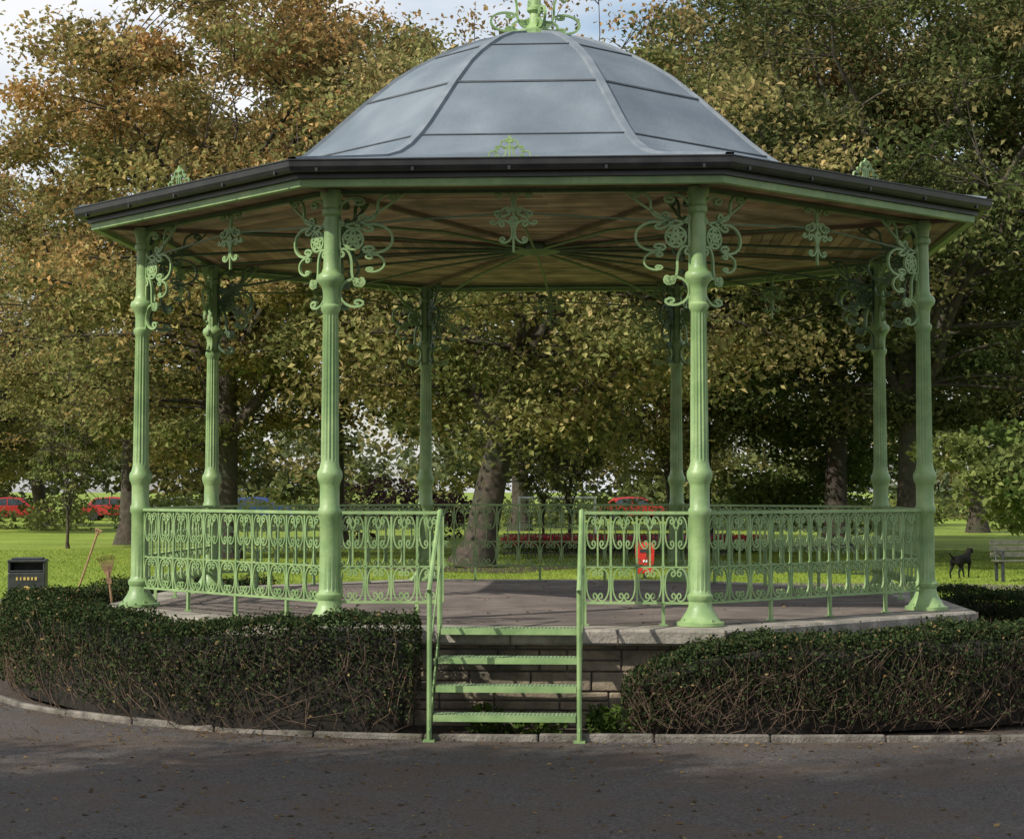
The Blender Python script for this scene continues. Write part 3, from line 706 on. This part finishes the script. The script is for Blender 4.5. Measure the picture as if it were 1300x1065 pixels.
# ================================================================= CARS
def car(px,d,col,rot):
    x,y=P2(px,d); c=empty('parked_car',(x,y,0)); c.rotation_euler[2]=rot
    sp=[(-2.1,.32),(-2.15,.62),(-2.0,.86),(-1.75,.93),(-1.25,1.38),(-.3,1.46),(.45,1.40),(1.05,.95),(1.85,.82),(2.12,.62),(2.12,.32)]
    g=Geo(); n=len(sp); V=[]
    for yy,sc_ in ((-.86,0),(-.80,1),(.80,1),(.86,0)):
        for a,z in sp: V.append((a,(yy if z<1 else yy*.84),z))
    F=[(k*n+i,k*n+(i+1)%n,(k+1)*n+(i+1)%n,(k+1)*n+i) for k in range(3) for i in range(n)]+[tuple(range(n))[::-1],tuple(3*n+i for i in range(n))]
    g.add(V,F); child(g,'body',mixmat('car_paint',col,col,3,.3),c,bevel=.03)
    g=Geo()
    for s in (-1,1):
        def wv(a,z): return (a,s*(.885-.135*(z-.93)/.45),z)
        q=[wv(-1.5,.98),wv(-1.12,1.32),wv(-.35,1.38),wv(-.35,.98)]; g.add(q,[(0,1,2,3)]); q=[wv(-.28,.98),wv(-.28,1.38),wv(.36,1.33),wv(.85,.98)]; g.add(q,[(0,1,2,3)])
    g.add([(.52,-.62,1.375),(.52,.62,1.375),(1.0,.68,1.0),(1.0,-.68,1.0)],[(0,1,2,3)]); child(g,'windows',M_glass,c)
    g=Geo()
    for a in (-1.3,1.3):
        for s in (-.80,.80):
            g.tube([(a,s-.1,.32),(a,s+.1,.32)],.32,16)
    child(g,'wheels',M_tyre,c)
for px,d,col,rot in [(20,112,(.32,.02,.02),.1),(150,116,(.35,.03,.03),0),(235,114,(.4,.4,.42),.05),(330,114,(.02,.05,.2),0),(806,116,(.38,.02,.02),.1),(1090,114,(.5,.5,.5),0)]: car(px,d,col,rot)
# ================================================================= DOG
def dog(px,d,rot):
    x,y=P2(px,d); dg=empty('dog',(x,y,0)); dg.rotation_euler[2]=rot
    v=[];e=[];rad=[]
    def ch(parent,pts):
        last=parent
        for p,rr in pts:
            v.append(p); rad.append(rr); i=len(v)-1
            if last is not None: e.append((last,i))
            last=i
        return last
    ch(None,[((-.26,0,.42),.085)])
    ch(0,[((-.10,0,.42),.085),((.08,0,.415),.10),((.22,0,.42),.105)])
    ch(3,[((.31,0,.50),.065),((.37,0,.57),.055),((.43,0,.59),.062),((.50,0,.565),.035),((.55,0,.555),.026)])
    for s in (-1,1):
        ch(6,[((.40,s*.05,.645),.018),((.42,s*.07,.60),.010)])
        ch(3,[((.23,s*.085,.33),.045),((.20,s*.085,.22),.028),((.22+.04*s,s*.085,.11),.019),((.23+.05*s,s*.085,.025),.022),((.27+.05*s,s*.085,.018),.018)])
        ch(0,[((-.27,s*.085,.34),.062),((-.21-.03*s,s*.085,.25),.038),((-.31-.04*s,s*.085,.14),.020),((-.29-.04*s,s*.085,.03),.020),((-.25-.04*s,s*.085,.018),.018)])
    ch(0,[((-.36,0,.46),.028),((-.46,0,.50),.02),((-.54,0,.57),.012)])
    me=bpy.data.meshes.new('body'); me.from_pydata(v,e,[]); o=bpy.data.objects.new('body',me); link(o,dg)
    o.modifiers.new('skin','SKIN')
    if not me.skin_vertices: 
        bpy.context.view_layer.objects.active=o; bpy.ops.mesh.customdata_skin_add()
    for i,rr in enumerate(rad): me.skin_vertices[0].data[i].radius=(rr,rr)
    me.skin_vertices[0].data[0].use_root=True
    sb=o.modifiers.new('sub','SUBSURF'); sb.levels=2; sb.render_levels=2; me.materials.append(M_fur)
dog(1218,41.5,.85)
# ================================================================= LIGHT
SEL=radians(38); saz=math.atan2(-.60,-.80)
S=Vector((cos(saz)*cos(SEL),sin(saz)*cos(SEL),sin(SEL)))
sun=bpy.data.lights.new('sun','SUN'); sun.energy=5; sun.angle=radians(.55); sun.color=(1,.94,.84)
so=bpy.data.objects.new('sun',sun); so.rotation_euler=S.to_track_quat('Z','Y').to_euler(); so.location=(-10,-10,20); link(so)
w=bpy.data.worlds.new('World'); sc.world=w; w.use_nodes=True; nt=w.node_tree; N=nt.nodes; L=nt.links
bg=N['Background']; bg.inputs['Strength'].default_value=.15
sky=N.new('ShaderNodeTexSky'); sky.sky_type='NISHITA'; sky.sun_disc=False; sky.sun_elevation=SEL; sky.sun_rotation=pi/2-saz; sky.air_density=1.2; sky.dust_density=1.5
tc=N.new('ShaderNodeTexCoord'); mp=N.new('ShaderNodeMapping'); mp.inputs['Scale'].default_value=(1,1,3.2); L.new(tc.outputs['Generated'],mp.inputs[0])
no=N.new('ShaderNodeTexNoise'); no.inputs['Scale'].default_value=3.2; no.inputs['Detail'].default_value=9; L.new(mp.outputs[0],no.inputs['Vector'])
cr=N.new('ShaderNodeValToRGB'); cr.color_ramp.elements[0].position=.36; cr.color_ramp.elements[1].position=.58; L.new(no.outputs['Fac'],cr.inputs[0])
mx=N.new('ShaderNodeMix'); mx.data_type='RGBA'; L.new(cr.outputs[0],mx.inputs[0]); L.new(sky.outputs[0],mx.inputs[6]); mx.inputs[7].default_value=(6.4,6.5,6.7,1)
L.new(mx.outputs[2],bg.inputs['Color'])
# ================================================================= CAMERA
cam=bpy.data.cameras.new('camera'); co=bpy.data.objects.new('camera',cam); link(co); co.location=(CAMX,CAMY,CAMZ)
co.rotation_euler=(radians(90)+math.atan((620-487.5)/FPX),0,0); cam.sensor_width=36; cam.sensor_fit='HORIZONTAL'; cam.lens=36*FPX/1300; cam.shift_y=-45/1300; cam.clip_end=2000
sc.camera=co
